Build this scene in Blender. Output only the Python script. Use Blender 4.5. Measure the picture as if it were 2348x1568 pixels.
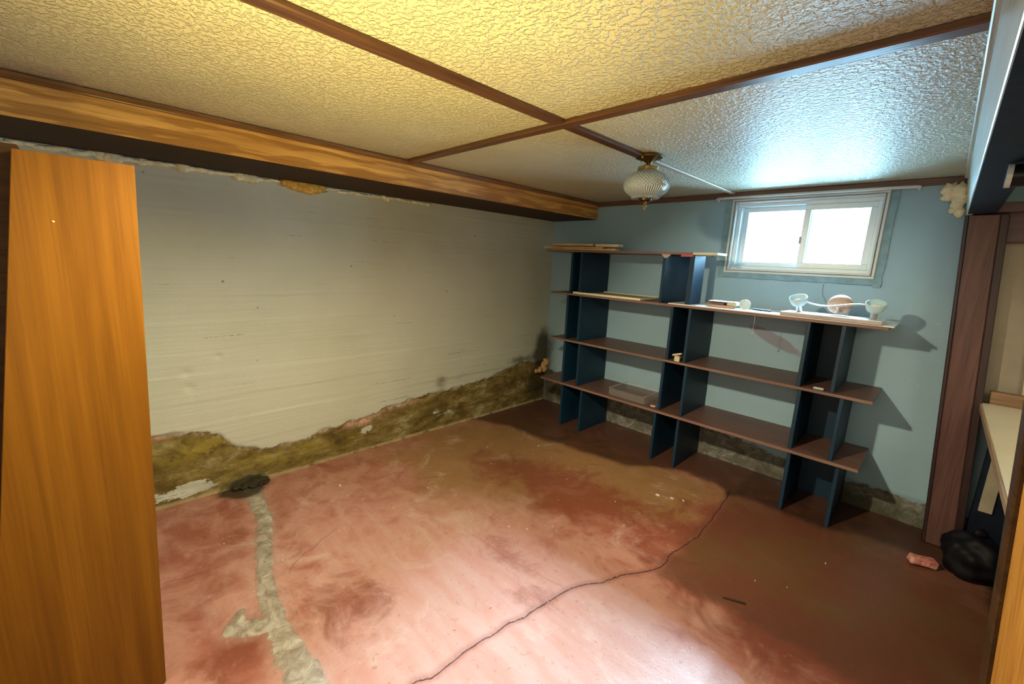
import bpy, bmesh, math, random
from mathutils import Vector, Matrix, noise
random.seed(7)
PI = math.pi
S = bpy.context.scene
for o in list(bpy.data.objects): bpy.data.objects.remove(o, do_unlink=True)
COL = S.collection

# ------------------------------------------------------------------ camera
cam_d = bpy.data.cameras.new('camera'); cam = bpy.data.objects.new('camera', cam_d); COL.objects.link(cam)
CAM = Vector((2.7895, -3.3043, 1.42))
pitch, roll, yaw, FPX = 0.18818, 0.04739, 0.78506, 974.71
fw = Vector((-math.sin(yaw)*math.cos(pitch), math.cos(yaw)*math.cos(pitch), -math.sin(pitch)))
r0 = Vector((math.cos(yaw), math.sin(yaw), 0)); u0 = r0.cross(fw)
rr = math.cos(roll)*r0 + math.sin(roll)*u0; uu = -math.sin(roll)*r0 + math.cos(roll)*u0
M = Matrix(((rr.x, uu.x, -fw.x), (rr.y, uu.y, -fw.y), (rr.z, uu.z, -fw.z))).to_4x4(); M.translation = CAM
cam.matrix_world = M
cam_d.sensor_fit = 'HORIZONTAL'; cam_d.sensor_width = 36; cam_d.lens = 36*FPX/2348
cam_d.clip_start = 0.02; cam_d.clip_end = 200
S.camera = cam

# ------------------------------------------------------------------ world, lights, exposure
H = 1.961
w = bpy.data.worlds.new('world'); S.world = w; w.use_nodes = True
bg = w.node_tree.nodes['Background']; bg.inputs[0].default_value = (0.36, 0.72, 1.0, 1); bg.inputs[1].default_value = 38.0

def light(name, kind, loc, col, energy, **kw):
    d = bpy.data.lights.new(name, kind); d.color = col; d.energy = energy
    tgt = kw.pop('target', None)
    for k, v in kw.items(): setattr(d, k, v)
    o = bpy.data.objects.new(name, d); COL.objects.link(o); o.location = loc
    if tgt is not None: o.rotation_euler = (Vector(tgt)-Vector(loc)).to_track_quat('-Z', 'Y').to_euler()
    return o
# high hazy sun through the basement window, cool and very soft
light('sun', 'SUN', (2, 4, 6), (0.56, 0.80, 1.0), 135.0, angle=math.radians(26), target=(2.25, 4-6/math.tan(math.radians(39)), 0))
# sky portal in the window opening
light('window_portal', 'AREA', (2.07, 0.16, 1.66), (1, 1, 1), 1.0, shape='RECTANGLE', size=0.86, size_y=0.48, target=(2.07, -1, 1.66))
bpy.data.lights['window_portal'].cycles.is_portal = True
# warm unseen lamp just under the ceiling, placed where the shelf shadows lead back
light('unseen_ceiling_lamp', 'SPOT', (1.72, -2.80, 1.87), (1.0, 0.83, 0.52), 140.0, spot_size=math.radians(170), spot_blend=0.75, shadow_soft_size=0.035, target=(1.72, -2.80, 0))
light('added_shelf_spot', 'SPOT', (1.72, -2.80, 1.87), (1.0, 0.84, 0.56), 95.0, spot_size=math.radians(64), spot_blend=0.6, shadow_soft_size=0.035, target=(1.85, -.2, 0.42))  # second spot added at the same point to keep the shelf shadows
# unseen warm spot added to make the bright patch on the ceiling
light('added_uplight', 'SPOT', (2.15, -3.05, 1.05), (1.0, 0.75, 0.24), 98.0, spot_size=math.radians(104), spot_blend=1.0, shadow_soft_size=0.05, target=(1.72, -2.72, H))
# soft warm fill light added behind the photographer
light('rear_fill', 'AREA', (2.6, -4.2, 1.5), (1.0, 0.86, 0.62), 16.0, shape='RECTANGLE', size=1.6, size_y=0.9, target=(1.2, 0, 0.9))
# unseen warm fill light added over the counter in the neighbouring space
light('counter_fill', 'AREA', (3.75, -1.3, 1.8), (1.0, 0.88, 0.62), 7.0, shape='RECTANGLE', size=0.4, size_y=0.9, target=(3.6, -1.0, 0))

S.view_settings.view_transform = 'Standard'; S.view_settings.look = 'None'
S.view_settings.gamma = 1; S.view_settings.exposure = 0.1; S.view_settings.use_curve_mapping = False
try:
    S.cycles.use_denoising = True; S.cycles.max_bounces = 10; S.cycles.diffuse_bounces = 4
    S.cycles.sample_clamp_indirect = 6; S.cycles.caustics_reflective = False; S.cycles.caustics_refractive = False
except Exception: pass

# ------------------------------------------------------------------ material helpers
class N:
    def __init__(s, name, rough=0.6, spec=0.5, metallic=0.0):
        m = s.m = bpy.data.materials.new(name); m.use_nodes = True
        s.t = m.node_tree; s.b = s.t.nodes['Principled BSDF']
        s.b.inputs['Roughness'].default_value = rough; s.b.inputs['Metallic'].default_value = metallic
        s.b.inputs['Specular IOR Level'].default_value = spec
        s.tc = s.t.nodes.new('ShaderNodeTexCoord').outputs['Object']
    def n(s, typ, **kw):
        x = s.t.nodes.new(typ)
        for k, v in kw.items(): setattr(x, k, v)
        return x
    def link(s, a, b): s.t.links.new(a, b)
    def put(s, sock, v):
        if isinstance(v, bpy.types.NodeSocket): s.link(v, sock)
        elif isinstance(v, (tuple, list)) and len(v) == 3 and sock.type == 'RGBA': sock.default_value = (*v, 1)
        else: sock.default_value = v
    def vec(s, scale=(1, 1, 1), loc=(0, 0, 0), rot=(0, 0, 0), src=None):
        x = s.n('ShaderNodeMapping'); s.link(src or s.tc, x.inputs[0])
        x.inputs['Scale'].default_value = scale; x.inputs['Location'].default_value = loc; x.inputs['Rotation'].default_value = rot
        return x.outputs[0]
    def noise(s, scale, detail=4, rough=0.55, vec=None, dist=0.0):
        x = s.n('ShaderNodeTexNoise'); s.link(vec or s.tc, x.inputs['Vector'])
        x.inputs['Scale'].default_value = scale; x.inputs['Detail'].default_value = detail
        x.inputs['Roughness'].default_value = rough; x.inputs['Distortion'].default_value = dist
        return x.outputs['Fac']
    def voro(s, scale, vec=None, feat='F1'):
        x = s.n('ShaderNodeTexVoronoi', feature=feat); s.link(vec or s.tc, x.inputs['Vector']); x.inputs['Scale'].default_value = scale
        return x.outputs['Distance']
    def wave(s, scale, dist, vec=None, dscale=1.0, typ='BANDS', direction='X', detail=2):
        x = s.n('ShaderNodeTexWave', wave_type=typ)
        if typ == 'BANDS': x.bands_direction = direction
        else: x.rings_direction = direction
        s.link(vec or s.tc, x.inputs['Vector']); x.inputs['Scale'].default_value = scale
        x.inputs['Distortion'].default_value = dist; x.inputs['Detail Scale'].default_value = dscale; x.inputs['Detail'].default_value = detail
        return x.outputs['Fac']
    def ramp(s, fac, stops):
        x = s.n('ShaderNodeValToRGB'); s.link(fac, x.inputs[0]); e = x.color_ramp.elements
        while len(e) < len(stops): e.new(0.5)
        for i, (p, c) in enumerate(stops):
            e[i].position = p; e[i].color = (*c, 1) if len(c) == 3 else c
        return x.outputs[0]
    def sm(s, v, a, b, lo=0.0, hi=1.0):
        x = s.n('ShaderNodeMapRange', interpolation_type='SMOOTHSTEP'); s.put(x.inputs[0], v)
        x.inputs[1].default_value = a; x.inputs[2].default_value = b; x.inputs[3].default_value = lo; x.inputs[4].default_value = hi
        return x.outputs[0]
    def math(s, op, a, b=0.0, c=0.0):
        x = s.n('ShaderNodeMath', operation=op); s.put(x.inputs[0], a); s.put(x.inputs[1], b); s.put(x.inputs[2], c)
        return x.outputs[0]
    def mix(s, f, a, b, mode='MIX'):
        x = s.n('ShaderNodeMix', data_type='RGBA', blend_type=mode)
        s.put(x.inputs[0], f); s.put(x.inputs[6], a); s.put(x.inputs[7], b)
        return x.outputs[2]
    def attr(s, name):
        x = s.n('ShaderNodeAttribute', attribute_name=name); return x.outputs['Fac']
    def color(s, c): s.put(s.b.inputs['Base Color'], c); return s
    def rough(s, c): s.put(s.b.inputs['Roughness'], c); return s
    def bump(s, h, strength=0.3, dist=0.01, prev=None):
        x = s.n('ShaderNodeBump'); s.put(x.inputs['Height'], h); x.inputs['Strength'].default_value = strength; x.inputs['Distance'].default_value = dist
        if prev is not None: s.link(prev, x.inputs['Normal'])
        s.link(x.outputs[0], s.b.inputs['Normal']); return x.outputs[0]

def plain(name, col, rough=0.6, var=0.15, scale=8, bump=0.1, metallic=0.0, spec=0.5, bscale=60):
    k = N(name, rough, spec, metallic)
    k.color(k.mix(k.sm(k.noise(scale), 0.3, 0.7), tuple(c*(1-var) for c in col), tuple(min(1, c*(1+var)) for c in col)))
    if bump: k.bump(k.noise(bscale), bump, 0.004)
    return k.m

def wood(name, dark, light_, axis='Y', rough=0.4, scale=1.0, figure=False, bump=0.15, spec=0.5):
    k = N(name, rough, spec)
    ax = 'XYZ'.index(axis); sc = [14*scale]*3; sc[ax] = 0.9*scale
    v = k.vec(tuple(sc))
    a = k.noise(2.2, 5, 0.6, v, 0.6)
    c = k.ramp(a, [(0.25, dark), (0.5, tuple((p+q)/2 for p, q in zip(dark, light_))), (0.72, light_)])
    sc2 = [90*scale]*3; sc2[ax] = 2.2*scale
    f = k.noise(1.6, 3, 0.6, k.vec(tuple(sc2)))
    c = k.mix(k.sm(f, 0.52, 0.66, 0, 0.45), c, tuple(x*0.45 for x in dark))
    h = f
    if figure:
        sc3 = [1.6]*3; sc3[ax] = 0.22
        g = k.wave(13, 5.0, k.vec(tuple(sc3)), 1.2, 'RINGS', axis)
        c = k.mix(k.sm(g, 0.5, 0.9, 0, 0.7), c, tuple(x*0.8 for x in dark)); h = k.math('ADD', f, g)
    k.color(c)
    if bump: k.bump(h, bump, 0.003)
    return k.m

# ------------------------------------------------------------------ mesh helpers
def box(bm, x0, x1, y0, y1, z0, z1, bevel=0.0, mat=None, seg=1):
    b = bmesh.new(); bmesh.ops.create_cube(b, size=1)
    for v in b.verts: v.co = Vector((x0+(v.co.x+.5)*(x1-x0), y0+(v.co.y+.5)*(y1-y0), z0+(v.co.z+.5)*(z1-z0)))
    if bevel: bmesh.ops.bevel(b, geom=list(b.edges), offset=bevel, segments=seg, affect='EDGES', profile=0.5)
    if mat is not None: b.transform(mat)
    t = bpy.data.meshes.new('t'); b.to_mesh(t); b.free(); bm.from_mesh(t); bpy.data.meshes.remove(t); return bm
def lathe(bm, prof, seg=32, mat=None, ripple=0.0, nr=0):
    rows = []
    for r, z in prof:
        row = []
        for i in range(seg):
            a = 2*PI*i/seg; q = r*(1+ripple*math.cos(nr*a)) if ripple else r
            row.append(bm.verts.new((q*math.cos(a), q*math.sin(a), z)))
        rows.append(row)
    new = [v for row in rows for v in row]
    for a, b in zip(rows, rows[1:]):
        for i in range(seg): bm.faces.new((a[i], a[(i+1) % seg], b[(i+1) % seg], b[i]))
    if prof[0][0] > 1e-4 and prof[0][0] < 0.0009 or prof[0][0] >= 0.0009: pass
    if mat is not None:
        for v in new: v.co = mat @ v.co
    return bm
def cap(bm):
    bmesh.ops.holes_fill(bm, edges=[e for e in bm.edges if e.is_boundary], sides=0); return bm
def tube(bm, pts, r, seg=10, taper=None):
    pts = [Vector(p) for p in pts]; rows = []; up = Vector((0, 0, 1))
    for i, p in enumerate(pts):
        d = (pts[min(i+1, len(pts)-1)]-pts[max(i-1, 0)]).normalized()
        a = d.cross(up); a = a.normalized() if a.length > 1e-3 else Vector((1, 0, 0)); b = d.cross(a)
        q = r if taper is None else r*taper[i]
        rows.append([bm.verts.new(p+a*q*math.cos(2*PI*k/seg)+b*q*math.sin(2*PI*k/seg)) for k in range(seg)])
    for a, b in zip(rows, rows[1:]):
        for i in range(seg): bm.faces.new((a[i], a[(i+1) % seg], b[(i+1) % seg], b[i]))
    bm.faces.new(rows[0][::-1]); bm.faces.new(rows[-1]); return bm
def lump(bm, c, r, sub=3, amp=0.35, freq=18, seed=0, squash=(1, 1, 1)):
    b = bmesh.new(); bmesh.ops.create_icosphere(b, subdivisions=sub, radius=1)
    for v in b.verts:
        d = v.co.normalized(); k = 1+amp*noise.noise(d*2.1+Vector((seed*3.7, seed, 1)))+amp*0.4*noise.noise(d*freq*0.3+Vector((seed, 0, 5)))
        v.co = Vector(c)+Vector((d.x*r*squash[0]*k, d.y*r*squash[1]*k, d.z*r*squash[2]*k))
    t = bpy.data.meshes.new('t'); b.to_mesh(t); b.free(); bm.from_mesh(t); bpy.data.meshes.remove(t); return bm

def obj(name, bm, mat, parent=None, smooth=False, origin=None):
    bmesh.ops.recalc_face_normals(bm, faces=bm.faces[:]) if len(bm.faces) < 60000 else None
    me = bpy.data.meshes.new(name)
    if parent is not None:
        org = parent['_o'] if '_o' in parent else (0, 0, 0); org = Vector(org)
    else:
        if origin is None:
            xs = [v.co for v in bm.verts]
            lo = Vector([min(v[i] for v in xs) for i in range(3)]); hi = Vector([max(v[i] for v in xs) for i in range(3)])
            org = Vector(((lo.x+hi.x)/2, (lo.y+hi.y)/2, lo.z))
        else: org = Vector(origin)
    for v in bm.verts: v.co -= org
    bm.to_mesh(me); bm.free()
    if smooth:
        for p in me.polygons: p.use_smooth = True
    me.materials.append(mat)
    o = bpy.data.objects.new(name, me); COL.objects.link(o)
    if parent is None: o.location = org; ORG[o.name] = tuple(org)
    else: o.parent = parent
    o['_o'] = tuple(org)
    return o
ORG = {}
def smooth_angle(o, deg=40):
    for p in o.data.polygons: p.use_smooth = True
    try:
        with_ = math.radians(deg); o.data.set_sharp_from_angle(angle=with_)
    except Exception: pass
    return o
def tag(o, label=None, cat=None, group=None, kind=None):
    if label: o['label'] = label
    if cat: o['category'] = cat
    if group: o['group'] = group
    if kind: o['kind'] = kind
    return o
def thing(name, label, cat, loc, group=None, kind=None):
    o = bpy.data.objects.new(name, None); COL.objects.link(o); o.location = loc; o.empty_display_size = 0.05; o['_o'] = tuple(loc)
    return tag(o, label, cat, group, kind)
def B(*a, **k): return box(bmesh.new(), *a, **k)
def shear_right(bm, k=-0.074, zref=0.0):      # the right-hand post and jamb stand a little out of plumb
    for v in bm.verts: v.co.x += k*(v.co.z-zref)
    return bm

# ------------------------------------------------------------------ distance helpers for stains
def interp(T, t):
    for (a, va), (b, vb) in zip(T, T[1:]):
        if t <= b: return va+(vb-va)*max(0, (t-a)/(b-a))
    return T[-1][1]
def seg_dist(p, a, b):
    ax, ay = a; bx, by = b; px, py = p; dx, dy = bx-ax, by-ay; L = dx*dx+dy*dy
    t = max(0, min(1, ((px-ax)*dx+(py-ay)*dy)/L)); qx, qy = ax+dx*t, ay+dy*t
    s = 1 if (dx*(py-ay)-dy*(px-ax)) > 0 else -1
    return math.hypot(px-qx, py-qy), s, t
def poly_sd(p, pts):
    best = (9, 1)
    for a, b in zip(pts, pts[1:]):
        d, s, t = seg_dist(p, a, b)
        if d < best[0]: best = (d, s)
    return best[0]*best[1]
def jag(pts, n, amp, seed):
    out = []
    for a, b in zip(pts, pts[1:]):
        for i in range(n):
            t = i/n; x = a[0]+(b[0]-a[0])*t; y = a[1]+(b[1]-a[1])*t
            j = noise.noise(Vector((x*14, y*14, seed)))*amp; k = noise.noise(Vector((x*14, y*14, seed+9)))*amp
            out.append((x+j, y+k))
    out.append(pts[-1]); return out
def sstep(a, b, x):
    t = max(0, min(1, (x-a)/(b-a))); return t*t*(3-2*t)
def fbm(x, y, z=0, o=4):
    s = 0; a = 0.5; f = 1
    for _ in range(o): s += a*noise.noise(Vector((x*f, y*f, z))); a *= .5; f *= 2.1
    return s

# ------------------------------------------------------------------ floor
XMAX, YMIN = 4.3, -4.6
CR = jag([(2.02, -.45), (2.053, -.796), (2.069, -1.088), (2.037, -1.311), (2.038, -1.478), (1.923, -1.718), (1.829, -1.924), (1.809, -2.076), (1.799, -2.172), (1.785, -2.282), (1.773, -2.384), (1.761, -2.478), (1.764, -2.575), (1.749, -2.654), (1.74, -2.9)], 4, 0.017, 3)
CR2 = jag([(.60, -3.4), (.66, -3.212), (.678, -3.094), (.701, -2.984)], 5, .02, 5)
CR3 = jag([(.93, -2.79), (.857, -2.717), (.815, -2.621), (.757, -2.51)], 5, .02, 6)
GRV = jag([(1.25, -2.0), (1.312, -1.993), (1.557, -1.983), (1.808, -1.929)], 4, .02, 7)
MO = [((-.02, -2.74), .045), ((.113, -2.736), .042), ((.436, -2.758), .036), ((.665, -2.82), .034), ((.943, -2.891), .034), ((1.185, -2.923), .038), ((1.51, -2.92), .058), ((1.9, -3.0), .07)]
BRN = [((1.216, -2.93), .03), ((1.147, -2.985), .036), ((1.12, -3.045), .036), ((1.05, -3.0), .018)]
def mortar(p):
    m = 9
    for ch in (MO, BRN):
        for (a, wa), (b, wb) in zip(ch, ch[1:]):
            d, s, t = seg_dist(p, a, b); m = min(m, d-(wa+(wb-wa)*t))
    return m
RED = [((1.25, -3.05), .11, .9), ((1.12, -1.3), .26, .9), ((1.45, -1.25), .16, .6), ((1.15, -2.74), .16, .5), ((.75, -2.0), .22, .25), ((1.45, -1.95), .13, .5), ((.5, -1.35), .3, .4), ((.45, -3.0), .2, .5), ((1.40, -2.62), .12, .4), ((1.72, -2.05), .13, .45), ((2.3, -1.1), .34, 1.0), ((2.75, -1.1), .34, 1.1), ((2.6, -.7), .3, .7), ((3.0, -1.15), .3, .8), ((1.65, -1.15), .2, .5), ((1.25, -2.6), .1, .35)]  # red-brown paint patches; the right-hand ones also deepen the shaded floor
PALE = [((1.9, -2.6), .5, .8), ((1.5, -2.4), .35, .5), ((1.1, -2.35), .3, .4), ((2.1, -2.0), .35, .6), ((1.05, -1.75), .25, .35), ((1.2, -1.7), .2, .2)]
OCH = [((.3, -1.6), .5, .6), ((.9, -.95), .35, .8), ((1.7, -.85), .22, 1.0), ((2.2, -.55), .3, .6), ((2.95, -1.0), .3, .9), ((.7, -1.4), .4, .6), ((.5, -.8), .35, .5), ((1.3, -.85), .3, .8)]
def gs(L, x, y): return sum(k*math.exp(-((x-c[0])**2+(y-c[1])**2)/(2*s*s)) for c, s, k in L)
def grid_mesh(name, nu, nv, fn, mat, attrs, parent=None):
    vs = []; A = {a: [] for a in attrs}
    for j in range(nv+1):
        for i in range(nu+1):
            co, at = fn(i/nu, j/nv); vs.append(co)
            for a in attrs: A[a].append(at[a])
    fs = [(j*(nu+1)+i, j*(nu+1)+i+1, (j+1)*(nu+1)+i+1, (j+1)*(nu+1)+i) for j in range(nv) for i in range(nu)]
    me = bpy.data.meshes.new(name); me.from_pydata(vs, [], fs)
    for a in attrs:
        l = me.attributes.new(a, 'FLOAT', 'POINT'); l.data.foreach_set('value', A[a])
    me.materials.append(mat)
    for p in me.polygons: p.use_smooth = True
    o = bpy.data.objects.new(name, me); COL.objects.link(o)
    if parent: o.parent = parent
    return o

k = N('floor_concrete', 0.5, 0.5)
big = k.noise(1.6, 6, .6); mid = k.noise(6, 6, .65, dist=.6); fine = k.noise(34, 5, .65); streak = k.noise(5, 5, .6, k.vec((.55, 2.3, 1), rot=(0, 0, .35)))
red = k.attr('red'); pale = k.attr('pale'); och = k.attr('ochre')
c = k.mix(k.sm(k.math('ADD', mid, k.math('MULTIPLY', k.math('SUBTRACT', red, pale), .26)), .36, .70), (.46, .235, .195), (.30, .100, .072))
c = k.mix(k.sm(k.math('ADD', streak, k.math('MULTIPLY', pale, .16)), .52, .85, 0, .45), c, (.54, .38, .35))
c = k.mix(k.math('MULTIPLY', k.sm(k.math('ADD', big, k.math('MULTIPLY', och, .2)), .45, .66), k.sm(och, .15, .9, .1, .85)), c, (.27, .155, .058))
c = k.mix(k.sm(k.noise(3.1, 7, .7, dist=.8), .54, .70, 0, .6), c, (.55, .40, .35))
c = k.mix(k.sm(k.math('ADD', red, k.math('MULTIPLY', k.math('SUBTRACT', k.noise(4.5, 6, .68, dist=.6), .5), 2.2)), .35, 1.0, 0, .85), c, (.19, .052, .028))
c = k.mix(k.sm(fine, .6, .72, 0, .3), c, (.62, .48, .42))
c = k.mix(k.sm(fine, .30, .42, .4, 0), c, (.17, .07, .05))
sp = k.voro(55); c = k.mix(k.math('MULTIPLY', k.sm(sp, .03, .09, .6, 0), k.sm(k.noise(4), .52, .6)), c, (.75, .68, .62))
jit = k.math('MULTIPLY', k.math('SUBTRACT', k.noise(24, 6, .7), .5), .085)
mo = k.sm(k.math('ADD', k.attr('mortar'), jit), -.006, .006, 1, 0)
brown_shade = k.attr('brown'); c = k.mix(k.sm(k.math('ADD', brown_shade, k.math('MULTIPLY', k.math('SUBTRACT', mid, .5), .8)), .3, .9, 0, .75), c, k.mix(k.sm(big, .45, .62), (.125, .050, .028), (.115, .070, .028)))  # unworn brown paint, also painting in the shade beyond the window-light pool
mcol = k.ramp(k.noise(17, 7, .7, dist=.8), [(.3, (.15, .115, .09)), (.5, (.32, .285, .235)), (.7, (.52, .50, .45))])
c = k.mix(mo, c, mcol)
halo = k.sm(k.math('ADD', k.attr('mortar'), jit), .0, .05, .3, 0); c = k.mix(k.math('MULTIPLY', halo, k.math('SUBTRACT', 1, mo)), c, (.48, .34, .28))
cj = k.math('MULTIPLY', k.math('SUBTRACT', k.noise(60, 4, .7), .5), .012)
cr = k.math('ABSOLUTE', k.math('ADD', k.attr('crack'), cj)); crm = k.sm(cr, .0012, .0042, .9, 0)
crm = k.math('MAXIMUM', crm, k.math('MULTIPLY', k.sm(k.math('ABSOLUTE', k.math('ADD', k.attr('crackb'), cj)), .0005, .004, .28, 0), 1))
crs = k.sm(cr, .004, .03, .45, 0); c = k.mix(crs, c, (.22, .08, .06)); c = k.mix(crm, c, (.060, .020, .016))
c = k.mix(k.math('MULTIPLY', k.attr('shelf_border'), .86), c, k.mix(k.sm(mid, .35, .65), (.030, .012, .008), (.075, .028, .016)))  # dark brown border along the shelf side of the floor
dirt = k.attr('dirt'); c = k.mix(k.sm(k.math('ADD', dirt, k.math('MULTIPLY', k.math('SUBTRACT', mid, .5), .8)), .35, .9, 0, .9), c, (.030, .026, .012))  # dirt by the left wall, plus shade painted into the floor at right
k.color(c)
k.rough(k.math('ADD', k.sm(mid, .3, .7, .30, .46), k.math('MULTIPLY', mo, .3)))
h = k.math('ADD', k.math('MULTIPLY', k.noise(90, 3, .6), .25), k.math('MULTIPLY', mid, .5))
h = k.math('ADD', h, k.math('MULTIPLY', mo, k.math('ADD', .35, k.math('MULTIPLY', k.noise(40, 6, .7), .8)))); h = k.math('SUBTRACT', h, k.math('MULTIPLY', crm, 1.2))
k.bump(h, .45, .008); FLOORM = k.m

SHELFB = [(-.1, -1.0), (.3, -.80), (.53, -.80), (.82, -.75), (1.0, -.715), (1.17, -.69), (1.39, -.64), (1.53, -.50), (1.71, -.40), (1.9, -.42), (1.98, -.46), (2.02, -.53), (2.07, -.46), (2.18, -.44), (2.33, -.45), (2.53, -.44), (2.67, -.36), (2.81, -.35), (3.4, -.39)]
def mkfloor():
    X0, X1, Y0, Y1 = -.03, 3.25, -3.62, .03
    def fn(u, v):
        x = X0+u*(X1-X0); y = Y0+v*(Y1-Y0); p = (x, y)
        m = mortar(p); sd = poly_sd(p, CR); cb = min((poly_sd(p, q) for q in (CR2, CR3, GRV)), key=abs)
        dirt_shade = math.exp(-((x-.03)**2/.018+(y+2.76)**2/.010))*1.6+sstep(.16, 0, x)*.35+sstep(3.06, 3.18, x+.05*y)*.9; shelf_border = sstep(-.05, .04, y-interp(SHELFB, x)+.05*fbm(x*5, y*5, 3))
        z = .0035*fbm(x*2, y*2)+(.005*sstep(.012, -.01, m)*(1+2*fbm(x*22, y*22, 4)))-.006*sstep(.007, 0, abs(sd))
        return (x, y, z), dict(mortar=max(-.2, min(.3, m)), crack=max(-.3, min(.3, sd)), crackb=max(-.3, min(.3, cb)), red=gs(RED, x, y), pale=gs(PALE, x, y), ochre=gs(OCH, x, y), dirt=dirt_shade, shelf_border=shelf_border, brown=sstep(1.95, 2.1, x+.05*fbm(x*4, y*4, 6))*sstep(-1.62, -1.42, y+.06*fbm(x*5, y*5, 9)+.05*(2.4-x)))
    return grid_mesh('floor', 250, 280, fn, FLOORM, ('mortar', 'crack', 'crackb', 'red', 'pale', 'ochre', 'dirt', 'shelf_border', 'brown'))  # dirt also carries the shade painted into the floor at right
fl = mkfloor(); tag(fl, kind='structure')
bm = bmesh.new(); box(bm, -.3, XMAX+.1, YMIN-.1, .3, -.15, -.02); box(bm, 3.24, XMAX, YMIN, 0, -.03, -.001); box(bm, -.02, 3.25, YMIN, -3.61, -.03, -.001)
sub = obj('floor_slab', bm, plain('slab_concrete', (.22, .12, .08), .7), fl); sub['kind'] = 'structure'

# ------------------------------------------------------------------ left wall: painted board-formed concrete, plaster peeled at the foot
PB = [(-4.6, .46), (-3.14, .427), (-2.95, .40), (-2.864, .353), (-2.78, .27), (-2.648, .21), (-2.5, .20), (-2.337, .212), (-2.25, .235), (-2.098, .246), (-1.95, .26), (-1.76, .302), (-1.45, .33), (-1.142, .328), (-.8, .36), (-.342, .45), (-.1, .42), (.1, .35)]
k = N('left_wall_paint', .62, .35)
n1 = k.noise(1.3, 4); n2 = k.noise(14, 6, .7); n3 = k.noise(60, 5, .7)
paint = k.mix(k.sm(n1, .3, .7), (.51, .565, .48), (.57, .625, .565))
strk = k.noise(5, 5, .7, k.vec((1, .35, 7)))
paint = k.mix(k.sm(strk, .58, .75, 0, .22), paint, (.36, .36, .24))
paint = k.mix(k.sm(k.noise(7, 5, .75, k.vec((1, 1, 2.2))), .70, .74, 0, .5), paint, (.85, .86, .78))
spk = k.voro(7.5); paint = k.mix(k.math('MULTIPLY', k.sm(spk, .03, .07, .75, 0), k.sm(k.noise(3), .5, .6)), paint, (.16, .15, .08))
pe = k.math('ADD', k.attr('peel'), k.math('MULTIPLY', k.math('SUBTRACT', k.noise(15, 7, .72), .5), .15))   # metres below the tear line
mask = k.sm(pe, -.004, .004)
rem = k.sm(k.math('ADD', k.attr('rem'), k.math('MULTIPLY', k.math('SUBTRACT', k.noise(8, 8, .75, k.vec((1, .7, 1.6))), .5), 2.0)), .62, .68)
mask = k.math('MULTIPLY', mask, k.math('SUBTRACT', 1, rem))
raw = k.ramp(k.noise(5, 9, .74, k.vec((1, .8, 1.9)), .3), [(.30, (.060, .042, .010)), (.44, (.15, .11, .028)), (.54, (.25, .20, .065)), (.64, (.40, .37, .22)), (.76, (.55, .55, .46))])
raw = k.mix(k.sm(n3, .55, .7, 0, .5), raw, (.075, .055, .02))
raw = k.mix(k.math('MULTIPLY', k.attr('lichen'), k.sm(k.noise(11, 6, .7), .42, .6)), raw, (.33, .28, .05))
pk = k.attr('pink'); raw = k.mix(k.math('MULTIPLY', pk, k.sm(n2, .35, .6)), raw, (.66, .42, .33))
rim = k.sm(pe, .0, .02, 1, 0); 
sz = k.n('ShaderNodeSeparateXYZ'); k.link(k.tc, sz.inputs[0])
zz_ = k.math('ADD', k.math('DIVIDE', sz.outputs[2], .145), k.math('MULTIPLY', k.noise(9, 4, .7), .16))
fz = k.math('ABSOLUTE', k.math('SUBTRACT', k.math('FRACT', zz_), .5))
seam = k.math('MULTIPLY', k.sm(fz, .004, .030, 1, 0), k.sm(k.noise(2.6, 3, .6, k.vec((1, .8, 3), loc=(0, 0, 4))), .55, .66))
seam = k.math('MULTIPLY', seam, k.sm(k.noise(30, 5, .8), .42, .58)); paint = k.mix(k.math('MULTIPLY', seam, .75), paint, (.10, .09, .045))
c = k.mix(mask, paint, raw)
salt = k.math('MULTIPLY', k.sm(sz.outputs[2], .012, .030, 1, 0), k.sm(k.noise(10, 5, .7), .38, .5)); c = k.mix(k.math('MULTIPLY', salt, .8), c, (.50, .42, .24))
c = k.mix(k.math('MULTIPLY', k.math('MULTIPLY', mask, rim), .35), c, (.80, .78, .66))
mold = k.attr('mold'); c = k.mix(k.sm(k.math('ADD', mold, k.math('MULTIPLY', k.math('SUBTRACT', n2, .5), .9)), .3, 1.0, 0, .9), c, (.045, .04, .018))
k.color(c); k.rough(k.sm(mask, 0, 1, .55, .85))
bh = k.math('ADD', k.math('MULTIPLY', k.noise(4, 5, .6, k.vec((1, .3, 9))), .5), k.math('MULTIPLY', n3, .12))
bh = k.math('ADD', bh, k.math('MULTIPLY', mask, k.math('SUBTRACT', k.math('MULTIPLY', k.noise(22, 7, .7), 1.4), 1.1)))
k.bump(bh, .7, .012); LW = k.m
PITS = [(-2.98, .745, .03), (-2.83, .82, .02), (-2.97, .66, .03)]
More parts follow.
